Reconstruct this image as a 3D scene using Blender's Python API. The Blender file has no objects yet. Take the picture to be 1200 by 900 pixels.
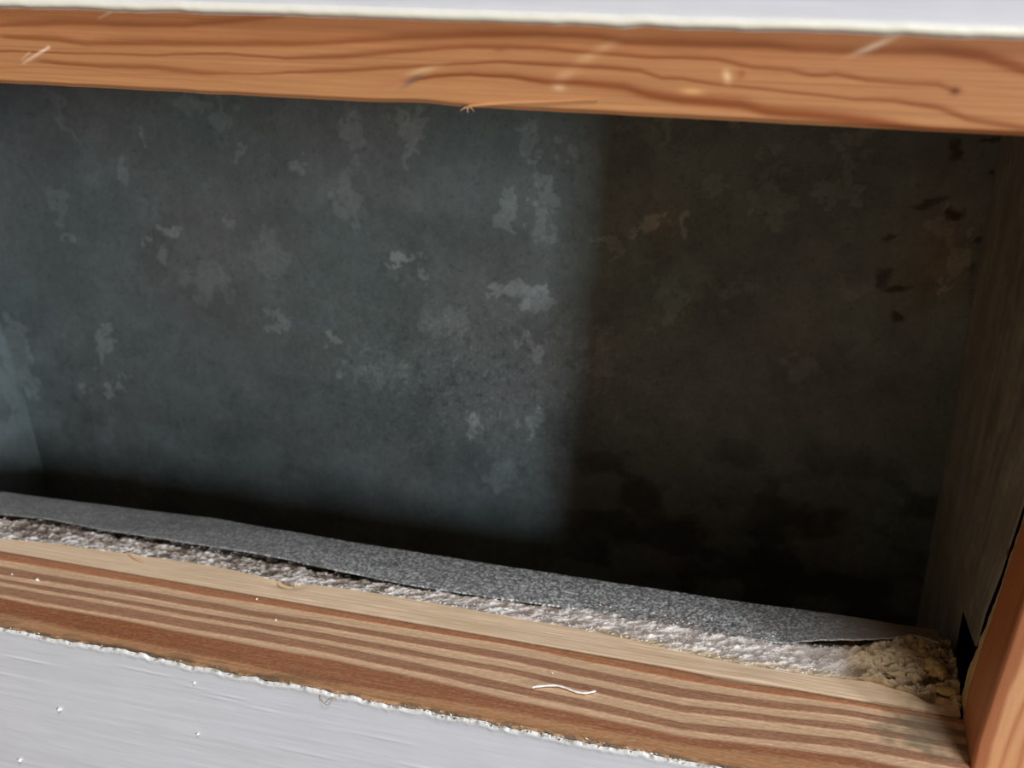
import bpy, bmesh, math, random
import numpy as np
from mathutils import Matrix, Vector
random.seed(7)
S = bpy.context.scene
COL = S.collection

# ---------------------------------------------------------------- camera
cam_data = bpy.data.cameras.new('camera')
cam = bpy.data.objects.new('camera', cam_data)
COL.objects.link(cam)
M = Matrix(((0.9632, -0.1110, 0.2449), (0.2683, 0.3381, -0.9021), (0.0173, 0.9346, 0.3554)))
q = M.to_quaternion(); q.normalize()
cam.matrix_world = Matrix.Translation((0.0, -0.270, 0.2185)) @ q.to_matrix().to_4x4()
cam_data.sensor_fit = 'HORIZONTAL'
cam_data.sensor_width = 36.0
cam_data.lens = 36.0 * 1293.0 / 1200.0
cam_data.clip_start = 0.01
cam_data.dof.use_dof = True
cam_data.dof.focus_distance = 0.350
cam_data.dof.aperture_fstop = 14.0
S.camera = cam

# ---------------------------------------------------------------- light
world = bpy.data.worlds.new('room_glow'); S.world = world
world.use_nodes = True
bg = world.node_tree.nodes['Background']
bg.inputs[0].default_value = (1.0, 0.765, 0.51, 1)       # warm light of the room around
bg.inputs[1].default_value = 0.23

def area(name, az, el, dist, w, h, power, colour, target=(-0.02, 0.05, 0.05)):
    ld = bpy.data.lights.new(name, 'AREA'); ld.shape = 'RECTANGLE'
    ld.size, ld.size_y = w, h; ld.energy = power; ld.color = colour
    o = bpy.data.objects.new(name, ld); COL.objects.link(o)
    a, e = math.radians(az), math.radians(el)
    d = Vector((math.sin(a) * math.cos(e), -math.cos(a) * math.cos(e), math.sin(e)))
    o.location = Vector(target) + d * dist
    o.rotation_euler = d.to_track_quat('Z', 'Y').to_euler()
    return o
area('window_daylight', 49.3, 9.0, 3.0, 0.20, 0.66, 86, (0.78, 0.89, 1.0))
area('overhead_fill', 36, 60, 2.5, 0.5, 0.4, 38, (0.92, 0.95, 1.0))  # unseen overhead fill, added to brighten the sill

S.view_settings.view_transform = 'Standard'
S.view_settings.look = 'None'
S.view_settings.exposure = 0.0
S.view_settings.gamma = 1.0
S.view_settings.use_curve_mapping = False

# ---------------------------------------------------------------- helpers
def lin(c):
    c = np.asarray(c, float) / 255.0
    return np.where(c <= 0.04045, c / 12.92, ((c + 0.055) / 1.055) ** 2.4)

def tag(o, label=None, cat=None, group=None, kind=None):
    if label: o['label'] = label
    if cat: o['category'] = cat
    if group: o['group'] = group
    if kind: o['kind'] = kind
    return o

def _hash(ix, iy, seed):
    n = (ix.astype(np.int64) * 374761393 + iy.astype(np.int64) * 668265263 + seed * 2147483647) & 0xffffffff
    n = ((n ^ (n >> 13)) * 1274126177) & 0xffffffff
    n = ((n ^ (n >> 16)) * 2246822519) & 0xffffffff
    return ((n ^ (n >> 15)) & 0xffffff) / float(0xffffff)

def vnoise(x, y, seed=0):
    x = np.asarray(x, float); y = np.asarray(y, float)
    x, y = np.broadcast_arrays(x, y)
    ix, iy = np.floor(x), np.floor(y)
    fx, fy = x - ix, y - iy
    fx = fx * fx * fx * (fx * (fx * 6 - 15) + 10); fy = fy * fy * fy * (fy * (fy * 6 - 15) + 10)
    a = _hash(ix, iy, seed); b = _hash(ix + 1, iy, seed)
    c = _hash(ix, iy + 1, seed); d = _hash(ix + 1, iy + 1, seed)
    return (a * (1 - fx) + b * fx) * (1 - fy) + (c * (1 - fx) + d * fx) * fy      # 0..1

def fbm(x, y, seed=0, octv=4, gain=0.5):
    t, amp, tot = 0.0, 1.0, 0.0
    for k in range(octv):
        t = t + amp * vnoise(x * 2 ** k + 17.3 * k, y * 2 ** k - 9.1 * k, seed + k)
        tot += amp; amp *= gain
    return t / tot

def sst(a, b, x):
    t = np.clip((x - a) / (b - a), 0, 1)
    return t * t * (3 - 2 * t)

def mix(a, b, t):
    t = np.asarray(t)[..., None]
    return a * (1 - t) + b * t

def make_mesh(name, V, F, mat, parent=None, cols=None, smooth=True, loc=None):
    me = bpy.data.meshes.new(name)
    me.from_pydata(V if isinstance(V, list) else V.tolist(), [], F)
    if cols is not None:
        at = me.color_attributes.new('tint', 'FLOAT_COLOR', 'POINT')
        c4 = np.ones((len(me.vertices), 4)); c4[:, :3] = cols
        at.data.foreach_set('color', c4.ravel())
    me.materials.append(mat)
    if smooth:
        me.polygons.foreach_set('use_smooth', [True] * len(me.polygons))
    me.update()
    o = bpy.data.objects.new(name, me); COL.objects.link(o)
    if parent: o.parent = parent
    if loc: o.location = loc
    return o

def slab(name, P, C, back, mat, parent=None, smooth=True, flip=False, thin=False):
    """dense grid P (n,m,3) with colours C, given real thickness by the vector(s) back"""
    n, m, _ = P.shape
    V = P.reshape(-1, 3)
    idx = np.arange(n * m).reshape(n, m)
    q4 = np.stack([idx[:-1, :-1], idx[1:, :-1], idx[1:, 1:], idx[:-1, 1:]], -1).reshape(-1, 4)
    ring = np.concatenate([idx[:, 0], idx[-1, 1:], idx[-2::-1, -1], idx[0, -2:0:-1]])
    B = V[ring] + np.asarray(back)
    k = len(ring); base = n * m
    ar = np.arange(k)
    side = np.stack([ring, base + ar, base + (ar + 1) % k, ring[(ar + 1) % k]], -1)
    # duplicate the ring on the side so that shading stays crisp
    V2 = np.concatenate([V, B, V[ring], B])
    side[:, 0] = base + k + ar; side[:, 3] = base + k + (ar + 1) % k
    side[:, 1] = base + 2 * k + ar; side[:, 2] = base + 2 * k + (ar + 1) % k
    cap = (base + ar)[::-1].tolist()
    if thin:       # folded sheet: its back follows the front
        V2 = np.concatenate([V2, V + np.asarray(back)]); o2 = base + 3 * k
        F = q4.tolist() + side[:, ::-1].tolist() + (q4[:, ::-1] + o2).tolist()
    else:
        F = q4.tolist() + side[:, ::-1].tolist() + [cap[::-1]]
    if flip: F = [f[::-1] for f in F]
    CC = C.reshape(-1, 3)
    cols = np.concatenate([CC, CC[ring], CC[ring], CC[ring]] + ([CC] if thin else []))
    return make_mesh(name, V2, F, mat, parent, cols, smooth)

def box_geo(x0, x1, y0, y1, z0, z1, off=0):
    V = [(x, y, z) for x in (x0, x1) for y in (y0, y1) for z in (z0, z1)]
    F = [(0, 1, 3, 2), (4, 6, 7, 5), (0, 4, 5, 1), (2, 3, 7, 6), (0, 2, 6, 4), (1, 5, 7, 3)]
    return V, [tuple(i + off for i in f) for f in F]

# ---------------------------------------------------------------- materials
def material(name, rough=0.6, metallic=0.0, spec=0.5, colour=None, attr=True, noise=None, bump=None, rough_noise=None, coat=0.0):
    """noise=(scale, strength, stretch xyz); bump=(scale, strength, distance, stretch)"""
    m = bpy.data.materials.new(name); m.use_nodes = True
    nt = m.node_tree; N = nt.nodes; Lk = nt.links
    b = N['Principled BSDF']
    b.inputs['Roughness'].default_value = rough
    b.inputs['Metallic'].default_value = metallic
    b.inputs['Specular IOR Level'].default_value = spec
    b.inputs['Coat Weight'].default_value = coat
    tc = N.new('ShaderNodeTexCoord')
    if attr:
        a = N.new('ShaderNodeAttribute'); a.attribute_name = 'tint'; col = a.outputs['Color']
    else:
        r = N.new('ShaderNodeRGB'); r.outputs[0].default_value = (*lin(colour), 1); col = r.outputs[0]
    def mapped(st):
        mp = N.new('ShaderNodeMapping'); mp.inputs['Scale'].default_value = st
        Lk.new(tc.outputs['Object'], mp.inputs['Vector']); return mp.outputs[0]
    if noise:
        sc, stg, st = noise
        n = N.new('ShaderNodeTexNoise'); n.inputs['Scale'].default_value = sc
        n.inputs['Detail'].default_value = 6; n.inputs['Roughness'].default_value = 0.65
        Lk.new(mapped(st), n.inputs['Vector'])
        mr = N.new('ShaderNodeMapRange')
        mr.inputs['From Min'].default_value = 0.25; mr.inputs['From Max'].default_value = 0.75
        mr.inputs['To Min'].default_value = 1 - stg; mr.inputs['To Max'].default_value = 1 + stg
        Lk.new(n.outputs['Fac'], mr.inputs['Value'])
        mx = N.new('ShaderNodeVectorMath'); mx.operation = 'SCALE'
        Lk.new(col, mx.inputs[0]); Lk.new(mr.outputs[0], mx.inputs['Scale']); col = mx.outputs[0]
    Lk.new(col, b.inputs['Base Color'])
    if bump:
        sc, stg, dist, st = bump
        n = N.new('ShaderNodeTexNoise'); n.inputs['Scale'].default_value = sc
        n.inputs['Detail'].default_value = 5
        Lk.new(mapped(st), n.inputs['Vector'])
        bp = N.new('ShaderNodeBump'); bp.inputs['Strength'].default_value = stg; bp.inputs['Distance'].default_value = dist
        Lk.new(n.outputs['Fac'], bp.inputs['Height']); Lk.new(bp.outputs[0], b.inputs['Normal'])
    if rough_noise:
        sc, lo, hi, st = rough_noise
        n = N.new('ShaderNodeTexNoise'); n.inputs['Scale'].default_value = sc; n.inputs['Detail'].default_value = 4
        Lk.new(mapped(st), n.inputs['Vector'])
        mr = N.new('ShaderNodeMapRange'); mr.inputs['From Min'].default_value = .3; mr.inputs['From Max'].default_value = .7
        mr.inputs['To Min'].default_value = lo; mr.inputs['To Max'].default_value = hi
        Lk.new(n.outputs['Fac'], mr.inputs['Value']); Lk.new(mr.outputs[0], b.inputs['Roughness'])
    return m

M_pine = material('worn_pine', rough=0.5, spec=0.4, noise=(900, 0.10, (0.12, 1, 1)), bump=(1400, 0.25, 0.0002, (0.12, 1, 1)))
M_pine_smooth = material('smooth_pine', rough=0.42, spec=0.45, noise=(500, 0.05, (0.15, 1, 1)), bump=(700, 0.12, 0.0002, (0.1, 1, 1)))
M_pine_up = material('upright_pine', rough=0.42, spec=0.45, noise=(500, 0.07, (1, 1, 0.12)), bump=(900, 0.15, 0.0002, (1, 1, 0.1)))
M_paint = material('gloss_white_paint', rough=0.38, spec=0.5, noise=(60, 0.03, (1, 1, 1)), bump=(420, 0.12, 0.0004, (0.12, 1, 1)))
M_crust = material('dry_paint_crust', rough=0.55, noise=(900, 0.15, (1, 1, 1)), bump=(2500, 0.4, 0.0003, (1, 1, 1)))
M_plaster = material('fibrous_plaster', rough=0.9, spec=0.15, noise=(1500, 0.22, (1, 1, 1)), bump=(2600, 0.6, 0.0004, (1, 1, 1)))
M_zinc = material('galvanised_sheet', rough=0.52, metallic=0.35, spec=0.5, noise=(260, 0.16, (1, 1, 0.8)), bump=(900, 0.10, 0.0002, (1, 1, 1)), rough_noise=(60, 0.42, 0.62, (1, 1, 1)))
M_lip = material('frosted_zinc_lip', rough=0.45, metallic=0.3, spec=0.5, noise=(2000, 0.22, (1, 1, 1)), bump=(2200, 0.5, 0.0003, (1, 1, 1)))
M_thread = material('white_fibre', rough=0.7, attr=False, colour=(240, 232, 225), noise=(2000, 0.08, (1, 1, 1)))
M_speck = material('white_paint_fleck', rough=0.5, attr=False, colour=(240, 236, 225), noise=(2500, 0.1, (1, 1, 1)))
M_sliver = material('pale_wood_sliver', rough=0.6, attr=False, colour=(226, 172, 120), noise=(1200, 0.12, (0.1, 1, 1)))
M_dark = material('dark_bracing_wood', rough=0.9, attr=False, colour=(70, 50, 34), noise=(200, 0.2, (0.2, 1, 1)))
mm = 0.001

# ---------------------------------------------------------------- traced grain and patches, world millimetres
LINTEL_GRAIN = [
  ([(-221.5, 200.3), (-203.0, 201.5), (-185.5, 201.6), (-164.0, 202.0), (-148.2, 203.8), (-133.6, 205.6)], (1.6, 0.7)),
  ([(-222.0, 197.4), (-203.6, 197.3), (-194.9, 196.3), (-168.7, 197.4), (-135.7, 198.3), (-119.8, 199.4), (-104.3, 200.8), (-89.5, 201.7), (-67.9, 203.0), (-53.9, 202.8), (-47.0, 201.7), (-33.5, 201.8), (-14.0, 202.2), (-7.7, 201.5), (4.9, 201.4), (22.9, 202.2), (31.9, 201.3), (41.0, 198.8)], (1.8, 0.8)),
  ([(-222.6, 193.5), (-190.7, 194.0), (-173.4, 194.2), (-152.1, 195.4), (-135.9, 194.7), (-119.9, 195.7), (-104.4, 197.5), (-85.8, 199.4), (-67.8, 199.6), (-53.7, 199.1), (-39.9, 198.5), (-33.3, 198.9), (-25.4, 198.6), (-16.8, 197.0), (-8.3, 196.8), (-3.8, 196.0), (1.8, 196.5), (8.8, 195.3), (24.0, 195.0), (27.8, 193.8)], (1.2, 0.8)),
  ([(-211.1, 191.2), (-191.2, 190.6), (-173.8, 190.8), (-161.1, 190.2), (-144.3, 190.5), (-132.0, 191.4), (-120.1, 192.3), (-104.4, 193.6), (-90.9, 194.9), (-77.6, 196.2), (-60.5, 195.9), (-50.0, 195.7), (-43.2, 195.4), (-37.6, 193.9), (-32.9, 193.9), (-22.9, 192.9), (-9.7, 192.2), (6.2, 191.0), (15.4, 191.2), (24.7, 190.0), (31.0, 187.9), (39.0, 186.8), (43.1, 186.3)], (1.2, 0.8)),
  ([(-102.2, 190.1), (-94.7, 191.9), (-85.7, 192.9), (-74.7, 192.7), (-66.1, 191.7), (-56.9, 191.9), (-46.5, 191.3), (-40.8, 189.8), (-32.6, 189.0), (-19.2, 188.6), (-12.5, 187.2), (0.4, 186.9), (10.0, 186.2), (18.1, 185.3), (29.1, 184.9), (43.3, 185.2)], (2.0, 1.0)),
]
SILL_BANDS = [
  [(-292.5, 44.8), (-291.1, 43.1), (-287.1, 38.1), (-283.6, 33.8), (-280.2, 29.6), (-278.1, 27.0), (-276.0, 24.5), (-274.4, 22.4), (-270.4, 17.5), (-268.8, 15.5), (-261.6, 6.6), (-256.1, -0.2)],
  [(-151.4, 45.8), (-150.9, 44.7), (-148.6, 39.6), (-146.8, 35.6), (-145.3, 32.2), (-143.8, 28.8), (-142.3, 25.5), (-141.2, 23.2), (-139.2, 18.6), (-138.0, 15.9), (-132.7, 4.2), (-130.5, -0.7)],
  [(-84.1, 46.0), (-83.8, 45.0), (-82.7, 41.1), (-81.4, 36.3), (-80.2, 32.0), (-79.2, 28.3), (-78.3, 25.2), (-76.9, 20.3), (-75.7, 15.9), (-74.8, 12.6), (-73.0, 6.4), (-71.3, -0.0)],
  [(-24.6, 44.0), (-24.5, 43.0), (-23.9, 38.3), (-23.3, 34.2), (-22.7, 29.3), (-22.2, 25.3), (-21.8, 21.9), (-21.1, 16.9), (-20.6, 12.8), (-20.3, 10.4), (-19.8, 6.4), (-18.9, -0.1)],
  [(30.0, 44.4), (30.0, 43.5), (30.0, 41.2), (30.0, 38.0), (29.9, 34.9), (29.9, 31.0), (29.9, 28.0), (29.8, 23.9), (29.8, 19.4), (29.7, 15.4), (29.7, 11.5), (29.6, -0.1)],
]
PATCHES = [(-332.3, 153.3, 3.1, 15.2, 28, 0.35), (-289.7, 144.3, 1.1, 4.8, 0, 0.6), (-302.5, 128.4, 2.2, 6.2, 10, 0.4), (-338.5, 105.4, 6.1, 11.2, 15, 0.4), (-280.0, 102.3, 5.7, 3.5, 20, 0.9), (-293.5, 96.1, 2.2, 2.2, 0, 0.8), (-249.3, 108.2, 3.4, 2.6, 30, 0.5), (-243.9, 139.1, 2.5, 3.3, 0, 0.5), (-249.8, 157.4, 4.5, 8.2, 25, 0.4), (-265.1, 161.7, 7.5, 4.2, -40, 0.35), (-285.2, 90.3, 2.7, 5.4, 0, 0.6), (-165.8, 154.6, 7.5, 6.0, 0, 0.5), (-164.8, 144.9, 3.4, 7.6, -8, 0.6), (-213.3, 135.5, 2.4, 3.6, 20, 0.6), (-120.2, 126.6, 4.4, 9.1, 0, 0.7), (-105.6, 135.0, 5.3, 7.8, 0, 0.55), (-105.5, 117.1, 2.9, 9.0, 0, 0.45), (-168.7, 99.4, 5.5, 3.5, 15, 1), (-158.6, 93.5, 2.0, 3.1, 20, 0.8), (-114.3, 89.3, 9.3, 4.1, 10, 1.0), (-127.5, 88.0, 3.4, 3.8, 0, 0.8), (-192.4, 124.4, 4.7, 13.9, 0, 0.35), (-95.2, 151.0, 3.5, 3.8, 0, 0.5), (-110.3, 150.8, 6.4, 6.4, 30, 0.5), (-190.2, 151.9, 3.5, 7.0, -10, 0.4), (-158.6, 99.9, 1.9, 2.3, 0, 0.7), (-57.6, 124.2, 5.1, 8.8, -15, 0.9), (-63.1, 119.0, 5.5, 2.8, 10, 0.8), (-15.2, 133.5, 7.7, 7.1, 0, 0.45), (-20.2, 144.7, 4.5, 5.1, 0, 0.35), (-37.5, 138.6, 2.6, 3.3, 0, 0.45), (9.8, 140.1, 6.2, 4.3, 0, 0.45), (9.4, 148.2, 2.5, 6.1, 0, 0.45), (10.6, 161.5, 7.3, 4.2, 0, 0.4), (-59.0, 160.3, 4.0, 5.9, 20, 0.45), (-77.1, 112.6, 7.0, 2.8, -15, 0.6), (-33.5, 164.2, 3.2, 2.9, 0, 0.4), (-17.7, 155.2, 3.8, 2.8, 0, 0.4), (-135.1, 24.7, 3.6, 6.8, 0, 0.8), (-108.4, 29.4, 4.7, 7.8, 0, 0.6), (-204.1, 58.8, 3.4, 2.5, 0, 0.8), (-111.9, 65.9, 4.6, 4.2, 0, 0.7), (-111.3, 85.8, 11.2, 3.4, -5, 0.6), (-197.5, 46.4, 2.5, 3.0, 0, 0.6), (-321.4, 43.3, 4.3, 9.6, -30, 0.7), (-321.9, 17.5, 2.9, 4.4, -20, 0.8), (-337.1, 19.8, 2.5, 5.0, -40, 0.7), (-230.3, 66.3, 3.9, 5.2, 10, 0.6), (-315.4, 23.7, 2.9, 2.9, 0, 0.6), (-121.3, 1.3, 8.1, 5.7, 0, 0.4), (-53.7, 90.3, 4.9, 7.7, 0, 0.35), (15.6, 102.2, 4.4, 5.7, 0, 0.3), (-26.8, 98.2, 6.0, 4.0, 10, 0.3), (50.2, 107.7, 2.4, 2.4, 0, 0.8), (47.4, 131.5, 4.2, 6.5, 0, 0.4), (55.2, 119.1, 3.6, 8.9, 10, 0.6), (-80.8, 63.2, 6.6, 9.6, 0, 0.3), (3.0, 68.9, 8.0, 3.3, 5, 0.35), (-374.4, 30.4, 11.2, 20.4, 0, 0.6), (-265.1, 80.0, 11.5, 7.1, -20, 0.3), (-229.7, 95.0, 7.6, 10.1, 20, 0.3), (-149.4, 71.3, 11.8, 7.1, 10, 0.35), (-178.0, 44.1, 10.8, 9.1, 0, 0.35)]
RUST = [(47.9, 157.7, 2.6, 4.1, 20, 0.9), (50.4, 135.0, 4.1, 2.1, 20, 1), (41.9, 138.2, 6.6, 1.2, 20, 0.8), (29.4, 124.6, 3.1, 1.2, 25, 0.7), (29.0, 108.5, 2.8, 3.7, -10, 0.8), (34.3, 104.6, 5.0, 1.5, 10, 0.9), (36.5, 92.8, 2.8, 1.6, -25, 0.9), (61.2, 150.8, 1.7, 0.9, 0, 0.9), (60.9, 125.2, 1.8, 0.9, 20, 0.8), (60.5, 114.3, 1.5, 2.1, 0, 0.6), (60.2, 162.4, 4.0, 0.9, 0, 0.9)]
FLANGE_FRONT = [(-311.6, 68.8), (-288.2, 70.6), (-262.6, 68.6), (-231.9, 69.3), (-194.5, 69.5), (-179.8, 69.3), (-157.8, 68.0), (-133.2, 67.2), (-113.0, 67.1), (-90.2, 67.9), (-58.9, 70.4), (-27.9, 68.4), (-10.0, 68.3), (7.3, 69.3), (18.7, 72.8), (30.1, 75.2), (43.0, 81.3), (48.9, 85.3), (54.5, 84.9), (58.6, 83.4), (63.0, 82.6)]
FLANGE_BACK = [(-325.0, 85.4), (-225.0, 90.5), (-131.0, 89.3), (-30.7, 90.6), (30.3, 92.0), (63.5, 92.0)]
PLASTER_FRONT = [(-298.5, 52.3), (-277.0, 55.3), (-243.1, 56.7), (-206.8, 58.4), (-176.8, 55.9), (-153.4, 58.0), (-120.0, 58.5), (-87.4, 57.9), (-74.8, 57.8), (-56.2, 57.3), (-25.9, 54.3), (-8.5, 52.9), (8.3, 53.0), (24.7, 54.1), (35.5, 55.5), (46.1, 53.0), (64.0, 50.2)]

def tone(y, k=1.0): return lin(y) * k

# ---------------------------------------------------------------- the white wall around the opening
def wall():
    V, F, Cc = [], [], []
    def add_grid(P, C):
        n, m, _ = P.shape; off = len(V)
        V.extend(P.reshape(-1, 3).tolist()); Cc.extend(C.reshape(-1, 3).tolist())
        idx = np.arange(n * m).reshape(n, m) + off
        F.extend(np.stack([idx[:-1, :-1], idx[1:, :-1], idx[1:, 1:], idx[:-1, 1:]], -1).reshape(-1, 4).tolist())
    def add_box(*a, c=(0, 0, 0)):
        v, f = box_geo(*a, off=len(V)); V.extend(v); F.extend(f); Cc.extend([c] * 8)
    white = tone((212, 210, 213))
    # lower panel: painted face with brush strokes and a ragged top edge
    xs = np.concatenate([[-1.2, -0.9, -0.6, -0.42], np.linspace(-0.40, 0.16, 1000), [0.3, 0.6, 0.9, 1.2]]); n_s = 90
    ink = lambda X: sst(-0.405, -0.395, X) * sst(0.112, 0.102, X)      # where the opening is
    s = np.concatenate([np.linspace(0, 1, 12)[:-1] * 0.0022, 0.0022 + np.linspace(0, 1, n_s) ** 1.1 * 0.088])
    X, Sg = np.meshgrid(xs, s, indexing='ij')
    rag = (fbm(X * 260, X * 0 + 3, 11, 4) - 0.5) * 0.0017 + (fbm(X * 45, X * 0 + 1, 5, 2) - 0.5) * 0.0016
    ridge = 0.00028 * (0.4 + 1.2 * fbm(X * 350, Sg * 300, 3, 3)) * np.exp(-((Sg - 0.0011) / 0.0010) ** 2)
    stroke = (fbm(X * 28, Sg * 620 + X * 25, 21, 4) - 0.5) * 0.00020 + (fbm(X * 9, Sg * 60 + X * 4, 22, 3) - 0.5) * 0.0006
    # a few standing brush streaks and drips
    for (cx, cz, ln, sl) in ((-172, -9, 13, -.05), (-166, -11.3, 15, -.05), (-200, -6, 10, 0), (-120, -14, 16, .02), (-246, -11, 9, 0), (-96, -22, 14, 0), (-60, -16, 18, 0), (-265, -19, 12, 0), (-140, -26, 12, 0)):
        dx = X / mm - cx; dz = -Sg / mm - cz - sl * dx
        stroke = stroke + 0.00018 * np.exp(-(dz / 0.45) ** 2) * np.exp(-(dx / ln) ** 4)
    ridge = ridge * ink(X)
    Y = -0.0009 - ridge - stroke * sst(0.0008, 0.004, Sg)
    Y = np.where(Sg < 0.0006, Y + (0.0006 - Sg) * 1.2 * ink(X), Y)
    Z = -Sg + rag * np.exp(-(Sg / 0.0045) ** 2) - 0.0001
    C = np.tile(white, X.shape + (1,)) * (0.93 + 0.07 * fbm(X * 60, Sg * 200, 9, 3))[..., None]
    C = mix(C, tone((232, 228, 216)), 0.6 * ink(X) * np.exp(-(Sg / 0.0011) ** 2))
    dirt = sst(0.60, 0.72, fbm(X * 500, Sg * 700, 31, 3)) * ink(X) * np.exp(-(Sg / 0.0011) ** 2)
    C = mix(C, tone((120, 108, 90)), dirt * 0.8)
    add_grid(np.stack([X, Y, Z], -1)[:, ::-1], C[:, ::-1])
    add_box(-1.2, 1.2, 0.0012, 0.018, -0.090, -0.003, c=white)
    w = white
    add_box(-1.2, 1.2, -0.0009, 0.018, -0.75, -0.0895, c=w)
    # sides
    add_box(-1.2, -0.395, -0.0009, 0.018, -0.0005, 0.2045, c=w)
    add_box(0.104, 1.2, -0.0009, 0.018, -0.0005, 0.2045, c=w)
    # upper panel: thick rounded bead of paint along its lower edge
    xs = np.concatenate([[-1.2, -0.9, -0.6, -0.42], np.linspace(-0.40, 0.16, 800), [0.3, 0.6, 0.9, 1.2]])
    t = np.concatenate([np.linspace(0, 1, 26)[:-1] * 0.0034, np.linspace(0.0034, 0.05, 40)])
    X, T = np.meshgrid(xs, t, indexing='ij')
    wob = (fbm(X * 120, X * 0 + 2, 41, 3) - 0.5) * 0.0007
    chip = -0.0004 * np.exp(-((X + 0.0475) / 0.003) ** 2) + 0.0003 * np.exp(-((X - 0.0 ) / 0.012) ** 2)
    rr = np.clip(T / 0.0034, 0, 1)
    prot = 0.0009 + ink(X) * 0.0016 * np.sin(np.pi * np.clip(rr * 1.1, 0, 1)) ** 0.7 * (0.85 + 0.3 * fbm(X * 90, T * 0, 42, 3))
    prot = prot * (1 - ink(X) * (1 - sst(-0.02, 0.25, rr)))
    Y = -prot - (fbm(X * 20, T * 300, 43, 3) - 0.5) * 0.0004
    Z = 0.2050 + T + (wob + chip) * (1 - sst(0, 1, T / 0.006))
    C = np.tile(white, X.shape + (1,))
    C = mix(C, tone((226, 218, 196)), ink(X) * np.exp(-((T - 0.0016) / 0.0014) ** 2) * 0.9)  # bright highlight along the bead put into its creamy colour
    add_grid(np.stack([X, Y, Z], -1), C)
    add_box(-1.2, 1.2, 0.0, 0.018, 0.2064, 0.255, c=w)
    add_box(-1.2, 1.2, -0.0009, 0.018, 0.2545, 0.85, c=w)
    o = make_mesh('wall_front', V, F, M_paint, cols=np.array(Cc), smooth=False)
    return tag(o, 'white painted wall panel with brush strokes around the duct opening', kind='structure')
WALL = wall()

def crumbs(name, spots, mat, parent, size, seed, cols=None):
    rnd = random.Random(seed); V, F, Cc = [], [], []
    for (x, y, z, k) in spots:
        off = len(V); r = size * k
        pts = [Vector((rnd.uniform(-1, 1), rnd.uniform(-1, 1), rnd.uniform(-1, 1))).normalized() for _ in range(7)]
        bm = bmesh.new()
        for p in pts: bm.verts.new((x + p.x * r * rnd.uniform(.8, 1.9), y + p.y * r * .8, z + p.z * r * .8))
        bmesh.ops.convex_hull(bm, input=bm.verts)
        vs = [v for v in bm.verts if v.link_faces]; mp = {v: off + i for i, v in enumerate(vs)}
        V.extend([tuple(v.co) for v in vs]); F.extend([[mp[v] for v in f.verts] for f in bm.faces]); bm.free()
        c = rnd.choice(cols) if cols else None
        if cols: Cc.extend([c] * len(vs))
    return make_mesh(name, V, F, mat, parent, cols=np.array(Cc) if cols else None, smooth=False)
rnd = random.Random(3)
sp = []
for k in range(520):
    x = rnd.uniform(-0.30, 0.06)
    w_ = 1.5 if (-.10 < x < .03) else 1.0
    if x < -.10 and rnd.random() < .35: continue
    sp.append((x, -0.0008 + rnd.uniform(-.0006, .0012), 0.0 + rnd.uniform(-.0007, .0006), rnd.uniform(.3, 1.1) * w_))
cr = crumbs('paint_crust', sp, M_crust, WALL, 0.00034, 5, [tuple(tone((235, 230, 215))), tuple(tone((205, 196, 178))), tuple(tone((120, 105, 82))), tuple(tone((90, 76, 58)))])
tag(cr, 'ragged crust of dried paint and grime along the board edge', kind='stuff')

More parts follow.
